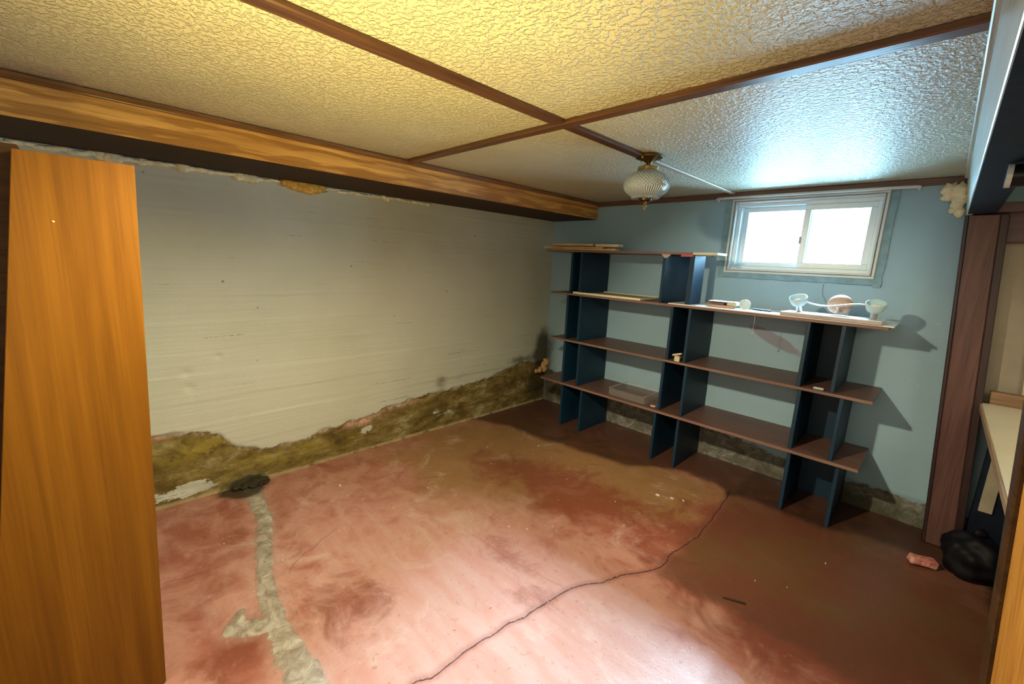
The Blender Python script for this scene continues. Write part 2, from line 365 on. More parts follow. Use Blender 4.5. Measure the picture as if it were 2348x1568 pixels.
def mkleft():
    Y0, Y1, Z1 = -4.0, .0, 1.84
    def fn(u, v):
        y = Y0+u*(Y1-Y0); z = v*Z1
        pl = interp(PB, y)-z
        mask = sstep(-.01, .012, pl+.05*fbm(y*9, z*9, 2))
        bd = z/.145; fr = bd-math.floor(bd); board = noise.noise(Vector((math.floor(bd)*3.1, y*.5, 0)))*.0045
        ridge = .004*math.exp(-((min(fr, 1-fr))/.035)**2)*max(0, noise.noise(Vector((y*2.2, math.floor(bd+.5)*7.3, 1)))+.25)*1.4
        x = board+ridge+.003*fbm(y*3, z*3, 5)-mask*(.009+.012*(.5+fbm(y*12, z*16, 8)))
        for (py, pz, pr) in PITS: x -= .010*math.exp(-((y-py)**2+(z-pz)**2)/(pr*pr*.5))
        x -= .018*math.exp(-((y+2.66)**2/.004+(z-.02)**2/.002))
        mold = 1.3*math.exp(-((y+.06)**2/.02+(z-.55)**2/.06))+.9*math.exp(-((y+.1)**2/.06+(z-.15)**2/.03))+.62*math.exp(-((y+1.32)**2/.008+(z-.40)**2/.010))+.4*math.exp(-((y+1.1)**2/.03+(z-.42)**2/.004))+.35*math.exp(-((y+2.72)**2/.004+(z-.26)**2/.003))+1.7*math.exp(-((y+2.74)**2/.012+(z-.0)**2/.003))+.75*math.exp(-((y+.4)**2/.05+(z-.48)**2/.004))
        pink = math.exp(-((y+2.0)**2/.02+(z-.235)**2/.0012))+.9*math.exp(-((y+1.75)**2/.03+(z-.29)**2/.0006))+.8*math.exp(-((y+3.13)**2/.003+(z-.42)**2/.001))
        rem = .9*math.exp(-((y+3.02)**2/.06+(z-.07)**2/.004))+.75*math.exp(-((y+1.95)**2/.008+(z-.15)**2/.004))+.6*math.exp(-((y+1.35)**2/.06+(z-.15)**2/.006))+.5*math.exp(-((y+2.45)**2/.04+(z-.08)**2/.001))+.5*math.exp(-((y+.9)**2/.05+(z-.1)**2/.004))
        lich = math.exp(-((y+2.95)**2/.05+(z-.30)**2/.006))+.9*math.exp(-((y+2.5)**2/.12+(z-.13)**2/.004))
        return (x, y, z), dict(peel=pl, mold=mold, pink=min(1, pink*1.3), rem=rem, lichen=min(1, lich))
    return grid_mesh('wall_left', 420, 200, fn, LW, ('peel', 'mold', 'pink', 'rem', 'lichen'))
wl = mkleft(); tag(wl, kind='structure')
bm = bmesh.new(); box(bm, -.2, -.04, YMIN, .3, 0, 2.1); box(bm, -.04, .0, YMIN, -3.99, 0, 1.84)
b_ = obj('wall_core', bm, plain('core_concrete', (.35, .34, .28), .8), wl); b_['kind'] = 'structure'

# ------------------------------------------------------------------ back wall with the window opening
WX0, WX1, WZ0, WZ1 = 1.66, 2.46, 1.435, 1.895
PBB = [(0, .34), (.3, .30), (.6, .26), (.8, .24), (1.0, .29), (1.15, .27), (1.4, .2), (1.7, .22), (2.0, .20), (2.3, .13), (2.7, .16), (3.4, .15)]
k = N('back_wall_paint', .6, .4)
n1 = k.noise(1.7, 4); n3 = k.noise(50, 5, .7)
paint = k.mix(k.sm(n1, .3, .7), (.29, .465, .58), (.33, .515, .66))
paint = k.mix(k.sm(k.noise(24, 6, .75, k.vec((1, 1, 1.5))), .66, .72, 0, .35), paint, (.18, .22, .18))
pe = k.math('ADD', k.attr('peel'), k.math('MULTIPLY', k.math('SUBTRACT', k.noise(17, 7, .72), .5), .13)); mask = k.sm(pe, -.004, .004)
raw = k.ramp(k.noise(13, 8, .72, None, 1.0), [(.3, (.07, .065, .045)), (.5, (.15, .15, .125)), (.62, (.27, .28, .27)), (.75, (.46, .48, .47))])
c = k.mix(mask, paint, raw)
st = k.attr('stain'); c = k.mix(k.sm(k.math('ADD', st, k.math('MULTIPLY', k.math('SUBTRACT', k.noise(12, 5, .7), .5), .5)), .4, .6, 0, .6), c, (.22, .15, .22))
ch = k.attr('chips'); c = k.mix(k.math('MULTIPLY', ch, k.sm(k.noise(46, 6, .8), .60, .66)), c, (.62, .70, .70))
mold_shade = k.attr('mold'); c = k.mix(k.sm(k.math('ADD', mold_shade, k.math('MULTIPLY', k.math('SUBTRACT', k.noise(9, 6, .7), .5), .9)), .3, 1, 0, .85), c, (.05, .05, .025))
k.color(c); k.bump(k.math('ADD', k.math('MULTIPLY', n3, .3), k.math('ADD', k.math('MULTIPLY', k.noise(9, 5, .6), .5), k.math('MULTIPLY', mask, -.8))), .4, .008); BW = k.m
def bw_patch(x0, x1, z0, z1, nu, nv, parent):
    def fn(u, v):
        x = x0+u*(x1-x0); z = z0+v*(z1-z0); pl = interp(PBB, x)-z
        m = sstep(-.01, .012, pl+.05*fbm(x*9, z*9, 2))
        y = .003*fbm(x*4, z*4, 3)+m*(.004+.01*(.5+fbm(x*13, z*13, 5)))
        if x0+.001 < x < x1-.001: pass
        st = math.exp(-(((x-2.03)*.88+(z-.985)*-.3)**2/.030+((z-.985)+(x-2.0)*.45)**2/.0022))*1.15
        chips = math.exp(-((x-2.80)**2/.004+(z-1.25)**2/.3))*.95+math.exp(-((x-2.78)**2/.002+(z-.9)**2/.2))*.5
        mold = .95*math.exp(-(x*x/.02+(z-.55)**2/.08))+.8*math.exp(-((x-.1)**2/.06+(z-.15)**2/.03))+.95*math.exp(-((x-2.6)**2/.3+(z-.02)**2/.012))+.4*math.exp(-((x-1.6)**2/.5+(z-.05)**2/.01))  # mold in the corner; shelf shadow painted in along the lower right
        return (x, y, z), dict(peel=pl, stain=st, chips=min(1, chips), mold=mold)  # mold also carries the shelf shadow painted along the lower right
    o = grid_mesh('plaster_face', nu, nv, fn, BW, ('peel', 'stain', 'chips', 'mold'), parent); o['kind'] = 'structure'; return o
bm = bmesh.new()
box(bm, -.2, WX0, .04, .3, 0, 2.1); box(bm, WX1, XMAX, .04, .3, 0, 2.1); box(bm, WX0, WX1, .04, .3, 0, WZ0); box(bm, WX0, WX1, .04, .3, WZ1, 2.1)
# reveal lining up to the plaster face
for a in ((WX0-.02, WX0, WZ0-.02, WZ1+.02), (WX1, WX1+.02, WZ0-.02, WZ1+.02), (WX0, WX1, WZ0-.02, WZ0), (WX0, WX1, WZ1, WZ1+.02)): box(bm, a[0], a[1], .0, .05, a[2], a[3])
wb = obj('wall_back', bm, plain('back_wall_concrete', (.36, .42, .40), .8), None, origin=(0, 0, 0)); tag(wb, kind='structure')
bw_patch(-.01, XMAX, 0, WZ0-.01, 300, 110, wb); bw_patch(-.01, WX0-.01, WZ0-.01, H+.02, 100, 40, wb)
bw_patch(WX1+.01, XMAX, WZ0-.01, H+.02, 100, 40, wb); bw_patch(WX0-.01, WX1+.01, WZ1+.01, H+.02, 60, 6, wb)
# raised plaster rim round the window
k = plain('window_plaster', (.22, .36, .43), .8, .12, 20, .5, bscale=40)
bm = bmesh.new()
for (x0, x1, z0, z1) in ((WX0-.065, WX0-.02, WZ0-.06, WZ1+.03), (WX1+.02, WX1+.06, WZ0-.07, WZ1+.03), (WX0-.065, WX1+.06, WZ0-.062, WZ0-.022)):
    n = 26; horiz = (x1-x0) > (z1-z0); L = (x1-x0) if horiz else (z1-z0)
    prev = None
    for i in range(n+1):
        t = i/n; j = .006*noise.noise(Vector((t*9, x0*5, z0*7))); th = .010+.004*noise.noise(Vector((t*7, 3, x0)))
        if horiz: P_ = [(x0+L*t, 0.002, z0+j), (x0+L*t, -th, z0+j+.006), (x0+L*t, -th, z1), (x0+L*t, .002, z1)]
        else:
            s_ = -1 if x0 < 2 else 1
            xa, xb = (x0+j, x1) if s_ < 0 else (x0, x1+j)
            P_ = [(xa, .002, z0+L*t), (xa, -th, z0+L*t), (xb, -th, z0+L*t), (xb, .002, z0+L*t)]
        row = [bm.verts.new(q) for q in P_]
        if prev:
            for q in range(3): bm.faces.new((prev[q], prev[q+1], row[q+1], row[q]))
        prev = row
o = obj('plaster_rim', bm, k, wb); o['kind'] = 'structure'

# other walls closing off the space behind and beside the photographer
cream = plain('cream_wall_paint', (.62, .55, .38), .6, .06, 3, .05)
tag(obj('wall_right', B(XMAX, XMAX+.1, YMIN, .1, 0, 2.1), cream), kind='structure')
tag(obj('wall_front', B(-.2, XMAX+.1, YMIN-.1, YMIN, 0, 2.1), cream), kind='structure')
# back wall above the counter: its shaded and lit parts coloured as separate panels
bm = shear_right(B(3.02, 3.3, -.035, -.006, .80, 1.80, .003)); 
o = obj('wall_light_shade_panel', bm, plain('shaded_wall_beige', (.34, .30, .24), .6, .08), wb); o['kind'] = 'structure'
bm = shear_right(B(3.205, 3.7, -.06, -.036, .84, 1.80, .003))
o = obj('wall_light_shade_panel', bm, cream, wb); o['kind'] = 'structure'

# ------------------------------------------------------------------ ceiling: stippled panels with battens
k = N('stippled_ceiling', .42, .5)
v1 = k.noise(66, 3, .55, None, .25); v2 = k.noise(150, 2, .5)
hgt = k.math('ADD', k.sm(v1, .44, .60), k.math('MULTIPLY', v2, .35))
k.color(k.mix(k.sm(k.noise(2.2), .35, .7), (.60, .585, .43), (.66, .645, .49))); k.bump(hgt, .8, .007); CM = k.m
ce = obj('ceiling', B(-.1, XMAX+.1, YMIN-.1, .2, H+.016, H+.1), plain('ceiling_board', (.3, .28, .22), .9), None); tag(ce, kind='structure')
for (x0, x1) in ((.3, 1.628), (1.640, 2.95), (2.96, XMAX)):
    for (y0, y1) in ((YMIN, -3.86), (-3.84, -1.927), (-1.915, .03)):
        o = obj('ceiling_panel', B(x0, x1, y0, y1, H+.002, H+.015, .001), CM, ce)

W_STRIP = wood('batten_wood', (.050, .020, .010), (.145, .062, .026), 'Y', .35)
W_STRIPX = wood('batten_wood_cross', (.055, .024, .012), (.16, .072, .032), 'X', .35)
W_BEAM = wood('beam_oak', (.38, .17, .028), (.84, .50, .14), 'Y', .38, 1.0, True, .3)
W_DARK = wood('dark_walnut', (.024, .011, .003), (.058, .028, .009), 'Y', .6, spec=.15)
W_CREAM = wood('pale_batten', (.42, .32, .22), (.60, .48, .36), 'Y', .5)
def batten(name, x0, x1, y0, y1, mat, ax, z=H, t=.014):
    bm = B(x0, x1, y0, y1, z-t, z+.004, .004); return bm
# long batten running from the camera to the back wall (brown, then pale past the lamp)
t1 = thing('trim_1', None, None, (1.634, -2, H), kind='structure')
obj('batten', batten('', 1.606, 1.662, -4.5, -1.945, W_STRIP, 'Y'), W_STRIP, t1)
obj('batten', batten('', 1.608, 1.660, -1.897, -1.30, W_STRIP, 'Y'), W_STRIP, t1)
o = obj('batten', batten('', 1.618, 1.650, -1.29, -.03, W_CREAM, 'Y', H, .011), W_CREAM, t1); o['label'] = 'pale unstained batten between lamp and back wall'
t2 = thing('trim_2', None, None, (2, -1.921, H), kind='structure')
obj('batten', B(.52, 2.99, -1.945, -1.897, H-.017, H+.004, .004), W_STRIPX, t2)
bm = bmesh.new()   # sliver of white paint flaking from the cross batten
for i in range(16):
    x = 2.28+i*.022; box(bm, x, x+.026, -1.896, -1.885+.004*noise.noise(Vector((x*30, 0, 0))), H-.012+.003*noise.noise(Vector((x*20, 5, 0))), H+.001)
o = obj('paint_flakes', bm, plain('white_flake', (.72, .78, .74), .6), t2)
o['label'] = 'white paint smeared along the brown batten'
t3 = thing('trim_3', None, None, (1.7, 0, H), kind='structure')
obj('batten', B(.5, 2.77, -.022, .004, H-.036, H+.001, .003), wood('cornice_wood', (.09, .045, .032), (.20, .10, .075), 'X', .45), t3)

# boxed beam along the left wall
BWD, HB = .498, 1.8175
t4 = thing('trim_4', None, None, (.25, -2, HB), kind='structure')
obj('fascia', B(BWD-.02, BWD, -4.5, -.004, HB, H, .002), W_BEAM, t4)
obj('soffit_board', B(.0, BWD-.006, -4.5, -.004, HB-.002, HB+.012, .001), W_DARK, t4)
obj('cove_moulding', B(BWD, BWD+.014, -4.5, -.024, H-.028, H-.001, .005, seg=2), wood('cove_wood', (.10, .040, .012), (.27, .13, .045), 'Y', .3), t4)
# rough caulk and foam where the beam meets the wall
k = plain('dried_caulk', (.85, .83, .60), .8, .2, 30, .3)
bm = bmesh.new()
rnd = random.Random(3); y = -3.9
while y < -1.45:
    s = rnd.uniform(.012, .022)*(1.2 if y < -2.5 else .75)
    lump(bm, (.008, y, HB-.010-rnd.uniform(0, .010)), s, 1, .5, 10, y*10, (.5, 1.7, .55+(.9 if rnd.random() < .12 else 0))); y += s*1.6
cau = obj('caulk_bead', bm, k, wl, True); cau['label'] = 'rough dried caulk under the beam'
cau['kind'] = 'stuff'
FOAM = plain('orange_foam', (.70, .44, .10), .85, .3, 40, .8, bscale=90)
bm = bmesh.new()
for (yy, zz, s) in ((-2.42, 1.805, .035), (-2.36, 1.797, .045), (-2.30, 1.792, .05), (-2.265, 1.795, .04)): lump(bm, (.012, yy, zz), s, 3, .5, 22, yy, (.45, 1.3, .65))
tag(obj('foam_patch', bm, FOAM, None, True), 'yellow-orange foam patch squeezed out under the wooden beam', 'foam')
bm = bmesh.new()
for (xx, yy, zz, s) in ((.02, -.05, .38, .04), (.03, -.03, .42, .035), (.02, -.11, .345, .03), (.03, -.05, .34, .03), (.015, -.16, .335, .02)): lump(bm, (xx, yy, zz), s, 3, .55, 22, yy*9, (.7, 1, 1))
tag(obj('foam_lump', bm, plain('tan_foam', (.60, .38, .17), .9, .3, 40, .8, bscale=90), None, True), 'tan foam lump in the wall corner left of the lowest shelf', 'foam')

# boxed beam on the right, its dark underside, head board and post
LITW = wood('pale_painted_fascia', (.50, .56, .46), (.66, .72, .62), 'Y', .30, bump=.4)
t5 = thing('trim_5', None, None, (2.8, -1, 1.76), kind='structure')
bm = B(2.80, 2.822, -4.5, -.004, 1.7505, H, .002)
for v in bm.verts:
    if v.co.z > 1.9: v.co.x -= .028
obj('fascia', bm, LITW, t5)
obj('cove_moulding', B(2.762, 2.776, -4.5, -.08, H-.022, H-.001, .004, seg=2), wood('pale_cove', (.45, .40, .28), (.62, .56, .42), 'Y', .35), t5)
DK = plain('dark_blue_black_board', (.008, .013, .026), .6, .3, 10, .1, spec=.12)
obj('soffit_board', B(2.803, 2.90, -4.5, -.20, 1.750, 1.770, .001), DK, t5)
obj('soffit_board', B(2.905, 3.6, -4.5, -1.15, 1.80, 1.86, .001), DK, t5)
PUR = wood('stained_post_wood', (.075, .034, .032), (.15, .070, .060), 'Z', .5, bump=.4)
PURX = wood('stained_head_wood', (.075, .045, .055), (.13, .08, .09), 'X', .5, bump=.3)
t6 = thing('trim_6', None, None, (2.93, -.08, 0), kind='structure')
def post_piece(x0, x1, y0, y1, z0, z1, b=.004): return shear_right(B(x0, x1, y0, y1, z0, z1, b))
obj('post_board', post_piece(2.940, 3.045, -.150, -.010, 0, 1.75), PUR, t6)
EDG = wood('dark_post_edge', (.020, .010, .012), (.045, .022, .024), 'Z', .45)
obj('edge_strip', post_piece(2.925, 2.940, -.140, -.008, 0, 1.75, .003), EDG, t6)
obj('edge_strip', post_piece(3.045, 3.075, -.150, -.010, 0, 1.75, .003), EDG, t6)
o = obj('head_board', B(2.822, 3.55, -.19, -.02, 1.757, 1.80, .003), PURX, t6)
o = obj('header_face', B(2.90, 3.55, -.10, -.02, 1.62, 1.76, .003), PURX, t6)
# right jamb close to the camera
t7 = thing('trim_7', None, None, (3.03, -2.5, 0), kind='structure')
JW = wood('honey_jamb', (.30, .13, .018), (.58, .30, .05), 'Z', .45)
obj('jamb_board', shear_right(B(3.016, 3.05, -2.52, -2.215, 0, 1.82, .003)), JW, t7)
obj('stop_strip', shear_right(B(3.008, 3.05, -2.213, -2.15, 0, 1.82, .003)), W_DARK, t7)

# ------------------------------------------------------------------ door standing open on the left
d1 = thing('door_1', None, None, (1.18, -3.3, 0), kind='structure')
k = N('orange_veneer', .48, .22)
g1 = k.noise(2.0, 5, .6, k.vec((10, 14, .55)), .4); g2 = k.noise(1.5, 4, .6, k.vec((60, 95, 1.3)))
c = k.ramp(g1, [(.28, (.115, .043, .003)), (.5, (.165, .066, .004)), (.72, (.21, .088, .006))])
c = k.mix(k.sm(g2, .5, .68, 0, .3), c, (.10, .036, .003)); c = k.mix(k.sm(g2, .30, .42, .10, 0), c, (.36, .17, .02))
k.color(c); k.bump(g2, .12, .002)
bm = bmesh.new()
yb0, yb1 = -3.52, -3.253
q = [(1.2, -3.404, 1.625), (1.2, -3.186, 1.625), (1.2, -3.253, .004), (1.2, -3.62, .004)]
f_ = [bm.verts.new(p) for p in q]; bk = [bm.verts.new((p[0]-.035, p[1], p[2])) for p in q]
bm.faces.new(f_); bm.faces.new(bk[::-1])
for i in range(4): bm.faces.new((f_[i], bk[i], bk[(i+1) % 4], f_[(i+1) % 4]))
bmesh.ops.bevel(bm, geom=list(bm.edges), offset=.0015, segments=1, affect='EDGES')
obj('door_slab', bm, k.m, d1)
obj('hinge_stile', B(1.11, 1.163, -3.75, -3.395, 0, 1.64, .002), W_DARK, d1)
bm = bmesh.new(); lump(bm, (1.2, -3.353, 1.463), .003, 1, .2)
nail = obj('nail_head', bm, plain('nail', (.7, .55, .25), .3), d1)

# ------------------------------------------------------------------ window
win = thing('window_1', None, None, (2.06, .05, WZ0), kind='structure')
PVC = plain('white_vinyl', (.78, .90, .96), .3, .03, 5, .0)
def frame(bm, x0, x1, z0, z1, wd, y0, y1, bevel=.003):
    box(bm, x0, x1, y0, y1, z1-wd, z1, bevel); box(bm, x0, x1, y0, y1, z0, z0+wd, bevel)
    box(bm, x0, x0+wd, y0, y1, z0+wd, z1-wd, bevel); box(bm, x1-wd, x1, y0, y1, z0+wd, z1-wd, bevel); return bm
obj('outer_trim', frame(bmesh.new(), WX0-.025, WX1+.022, WZ0-.022, WZ1+.022, .014, -.020, -.001), plain('trim_white', (.62, .68, .72), .4, .05), win)
obj('inner_trim', frame(bmesh.new(), WX0-.004, WX1+.002, WZ0-.004, WZ1+.004, .010, -.014, .03), plain('trim_white_inner', (.66, .73, .78), .4, .05), win)
obj('jamb_frame', frame(bmesh.new(), WX0+.004, WX1-.004, WZ0+.004, WZ1-.004, .024, .03, .13), PVC, win)
MX = 2.085
o = obj('sash', frame(bmesh.new(), MX-.022, WX1-.028, WZ0+.028, WZ1-.028, .034, .060, .085), PVC, win)
o2 = obj('sash', frame(bmesh.new(), WX0+.028, MX+.018, WZ0+.028, WZ1-.028, .030, .095, .120), PVC, win)
gl = N('window_glass', .02, .5); gl.b.inputs['Transmission Weight'].default_value = 1; gl.b.inputs['IOR'].default_value = 1.02; gl.color((.97, .99, 1)); GLS = gl.m
tp = N('clear_pane'); tr = tp.n('ShaderNodeBsdfTransparent'); gz = tp.n('ShaderNodeBsdfGlossy'); gz.inputs[1].default_value = .03
mx = tp.n('ShaderNodeMixShader'); fr = tp.n('ShaderNodeFresnel'); fr.inputs[0].default_value = 1.45
tp.link(fr.outputs[0], mx.inputs[0]); tp.link(tr.outputs[0], mx.inputs[1]); tp.link(gz.outputs[0], mx.inputs[2]); tp.link(mx.outputs[0], tp.t.nodes['Material Output'].inputs[0])
obj('pane', B(MX+.010, WX1-.060, .070, .074, WZ0+.060, WZ1-.060), tp.m, o); obj('pane', B(WX0+.056, MX-.010, .105, .109, WZ0+.056, WZ1-.056), tp.m, o2)
bm = bmesh.new(); box(bm, MX-.028, MX-.018, .050, .062, 1.62, 1.665, .002)
obj('latch', bm, plain('latch_grey', (.25, .3, .33), .4), win)
# curtain rail above
cr_ = thing('curtain_rod', 'thin white curtain rod with bent ends above the window', 'curtain rod', (2.07, -.04, 1.92))
bm = bmesh.new(); tube(bm, [(1.535, -.012, 1.921), (1.535, -.035, 1.923), (1.545, -.044, 1.9235), (1.7, -.046, 1.9235), (2.4, -.046, 1.921), (2.585, -.044, 1.919), (2.598, -.036, 1.919), (2.60, -.012, 1.919)], .0085, 8)
smooth_angle(obj('rod', bm, plain('rod_white', (.66, .72, .76), .35, .03, 5, 0), cr_))
for x in (1.538, 2.597): obj('bracket', B(x-.007, x+.007, -.02, -.001, 1.905, 1.94, .002), plain('rod_bracket', (.6, .66, .7), .4, .03, 5, 0), cr_)

# ------------------------------------------------------------------ shelving unit
su = thing('shelving_unit', 'dark blue stacked shelving unit with brown boards against the back wall', 'shelf', (1.5, -.22, 0))
BLUE = N('navy_paint', .5, .4)
BLUE.color(BLUE.mix(BLUE.sm(BLUE.noise(5), .3, .7), (.002, .022, .052), (.004, .032, .068))); BLUE.bump(BLUE.noise(40), .15, .003); BLUE = BLUE.m
BRD = wood('shelf_board', (.105, .052, .040), (.19, .10, .078), 'X', .45, bump=.15)
EDGE = wood('shelf_edge', (.15, .085, .07), (.25, .15, .125), 'X', .5)
def shelf(x0, x1, z, y0, y1, th=.016, lab=None):
    o = obj('shelf', B(x0, x1, y0+.003, y1, z-th+.006, z+.006, .002), BRD, su)
    obj('front_edge', B(x0, x1, y0, y0+.003, z-th+.006, z+.006, .001), EDGE, o)
    if lab: o['label'] = lab
    return o
Z1, Z2, Z3, Z4 = .391, .776, 1.171, 1.500
shelf(.32, 2.62, Z1, -.445, -.004, .018); shelf(.40, 2.62, Z2, -.44, -.004); shelf(.38, 2.62, Z3, -.44, -.004)
shelf(.30, 1.575, Z4+.0255, -.44, -.06, .016)
UP = [(0, Z1-.0125, [(.56, 1), (.765, 1), (1.435, 1), (1.61, 1), (2.295, 1), (2.53, 1)]),
      (Z1+.006, Z2-.0105, [(.56, 1), (.71, 1), (1.455, 1), (1.62, 1), (2.29, 1), (2.49, 1)]),
      (Z2+.006, Z3-.0105, [(.555, 1), (.69, 1), (1.475, 1), (1.60, 1), (2.28, 1), (2.44, 1)]),
      (Z3+.006, Z4+.0148, [(.575, 1), (.66, 1), (1.375, 1), (1.575, .42)])]
rnd = random.Random(5)
for z0, zt_, L in UP:
    for x, dp in L:
        z1 = zt_
        t = .020 if dp == 1 else .034;  y0 = -.425+rnd.uniform(-.008, .008); y1 = -.012 if dp == 1 else y0+.18
        obj('upright', B(x-t/2, x+t/2, y0, y1, z0, z1, .002), BLUE, su)
for z0, z1, L in UP:
    for a, b in zip(L[::2], L[1::2]):
        if b[1] < 1: continue
        obj('back_panel', B(a[0]+.010, b[0]-.010, -.030, -.014, z0, z1, .001), BLUE, su)
# bits stuck to the top board
o = obj('peeling_label', B(1.36, 1.43, -.443, -.440, 1.490, 1.515), plain('beige_label', (.45, .36, .34), .7), su)
for v in o.data.vertices:
    if v.co.z+0 < 1.5-.0: v.co.x = (v.co.x-(1.395-1.5))*.25+(1.395-1.5)
o = obj('red_sticker', B(1.50, 1.585, -.444, -.440, 1.502, 1.518, .001), plain('pink_red_sticker', (.42, .09, .13), .6), su); o['label'] = 'pinkish red sticker on the top board'
# white end of the top plank lies on it as a separate painted plank
WP = wood('cream_plank', (.52, .46, .30), (.70, .64, .46), 'X', .6, bump=.3)
TP = wood('tan_plank', (.48, .32, .13), (.72, .53, .27), 'X', .65, bump=.4)
tag(obj('plank', B(1.577, 1.735, -.44, -.27, Z4+.0152, Z4+.0315, .002), WP), 'short cream plank at the right end of the top board, nearest the window', 'plank')
def plank(x0, x1, yc, wd, z0, z1, mat, lab, rot=0.0, seed=0):
    bm = B(x0, x1, yc-wd/2, yc+wd/2, z0, z1, .002)
    bmesh.ops.subdivide_edges(bm, edges=[e for e in bm.edges if abs(e.verts[0].co.x-e.verts[1].co.x) > .1], cuts=14, use_grid_fill=True)
    for v in bm.verts:
        v.co.y += .004*noise.noise(Vector((v.co.x*9, v.co.z*40, seed))); v.co.z += .0012*noise.noise(Vector((v.co.x*11, v.co.y*20, seed+3)))
    c = Vector(((x0+x1)/2, yc, z0)); bm.transform(Matrix.Translation(c) @ Matrix.Rotation(rot, 4, 'Z') @ Matrix.Translation(-c))
    return tag(obj('plank', bm, mat), lab, 'plank', 'loose planks on the top shelf')
zt = Z4+.0325
plank(.36, .98, -.40, .06, zt, zt+.013, TP, 'thin tan plank lying at the front edge under the other loose planks', .0, 1)
plank(.19, .86, -.30, .10, zt+.0155, zt+.034, WP, 'long cream plank overhanging the left end of the top shelf', .02, 2)
plank(.33, .86, -.395, .05, zt+.0145, zt+.026, TP, 'narrow tan plank with a rough edge resting in the middle of the plank pile', -.01, 3) 
plank(.78, .99, -.375, .075, zt+.0285, zt+.050, WP, 'short cream chunk of plank at the right end of the plank pile', -.02, 4)
plank(.34, .76, -.38, .07, zt+.0365, zt+.052, TP, 'topmost tan plank of the pile on the top shelf', .01, 5)

# framed screen lying on the third shelf
sc = thing('window_screen', 'grey mesh window screen with cream frame lying flat on the shelf', 'screen', (.98, -.24, Z3+.006))
CF = plain('cream_frame', (.72, .68, .50), .45, .05, 10, .05)
zs = Z3+.007
for a in ((.62, 1.235, -.447, -.430), (.62, 1.235, -.065, -.050), (1.220, 1.235, -.430, -.065), (.62, .635, -.430, -.065)):
    obj('frame_rail', B(a[0], a[1], a[2], a[3], zs, zs+.016, .002), CF, sc)
bm = bmesh.new()
for i in range(58): x = .637+i*.01; box(bm, x, x+.0016, -.425, -.065, zs+.004, zs+.0052)
for i in range(36): y = -.424+i*.01; box(bm, .636, 1.22, y, y+.0016, zs+.0052, zs+.0064)
o = obj('mesh', bm, plain('grey_mesh', (.16, .17, .14), .6), sc); o['kind'] = 'stuff'
obj('backing_sheet', B(.636, 1.219, -.424, -.066, zs+.0005, zs+.003), plain('grey_sheet', (.18, .19, .16), .5), sc)

# white boards on the third shelf
WH = plain('white_melamine', (.80, .82, .84), .35, .03, 4, .02)
tag(obj('white_board', B(1.45, 2.64, -.446, -.06, Z3+.0068, Z3+.0138, .001), WH), 'long thin white board lying along the shelf under the window', 'board')
brd = thing('white_board', 'thick short white board with grey edge under the two-cup lamp', 'board', (2.36, -.3, Z3+.0145))
bm = B(0, .455, 0, .20, 0, .020, .002); R_ = Matrix.Translation((2.135, -.455, Z3+.0145)) @ Matrix.Rotation(-.02, 4, 'Z'); bm.transform(R_)
obj('board_panel', bm, WH, brd)
bm = B(0, .455, -.0015, 0, .001, .017); bm.transform(R_); o = obj('edge_band', bm, plain('grey_edge', (.42, .40, .42), .6), brd); o['label'] = 'grey worn board edge'
ZB = Z3+.0145+.0205
# small timber offcuts, disc and dark rod
zo = Z3+.0145
def block(x0, x1, y0, y1, z0, z1, mat, lab, r=0):
    bm = B(x0, x1, y0, y1, z0, z1, .0015); c = Vector(((x0+x1)/2, (y0+y1)/2, 0)); bm.transform(Matrix.Translation(c) @ Matrix.Rotation(r, 4, 'Z') @ Matrix.Translation(-c))
    return tag(obj('wood_offcut', bm, mat), lab, 'offcut', 'offcuts stacked on the white board')
block(1.70, 1.85, -.40, -.32, zo, zo+.016, wood('pinkish_offcut', (.40, .24, .17), (.55, .36, .26), 'X', .6), 'pinkish brown wood offcut at the bottom of the small stack', .05)
block(1.69, 1.80, -.39, -.30, zo+.017, zo+.029, wood('brown_offcut', (.13, .07, .06), (.24, .14, .11), 'X', .6), 'dark brown wood offcut in the middle of the small stack', -.08)
block(1.815, 1.87, -.385, -.30, zo+.017, zo+.034, wood('cream_offcut', (.5, .42, .25), (.66, .58, .38), 'X', .6), 'short cream offcut beside the dark brown offcut', .0)
block(1.695, 1.865, -.38, -.30, zo+.0345, zo+.040, wood('white_offcut', (.66, .66, .56), (.8, .8, .7), 'X', .6), 'flat whitish slat lying on top of the small stack', .03)
dsc = thing('round_cap', 'round pale cap standing on edge beside the small wood offcuts', 'cap', (1.905, -.36, zo))
RD = Matrix.Translation((1.915, -.36, zo+.0315)) @ Matrix.Rotation(math.radians(35), 4, 'Z') @ Matrix.Rotation(math.radians(80), 4, 'X') @ Matrix.Scale(1.36, 4)
bm = bmesh.new(); lathe(bm, [(.0001, -.006), (.021, -.006), (.0232, -.004), (.0232, .006), (.021, .008), (.018, .008), (.017, .005), (.0001, .005)], 28, RD)
smooth_angle(obj('cap_disc', bm, plain('pale_plastic', (.60, .66, .60), .4, .05), dsc))
rod = bmesh.new(); tube(rod, [(1.955, -.325, zo+.006), (1.975, -.33, zo+.006), (2.05, -.345, zo+.006), (2.06, -.347, zo+.006)], .0058, 8)
tag(smooth_angle(obj('dark_rod', rod, plain('dark_teal_rod', (.01, .05, .08), .5))), 'short dark rod lying right of the round pale cap', 'rod')

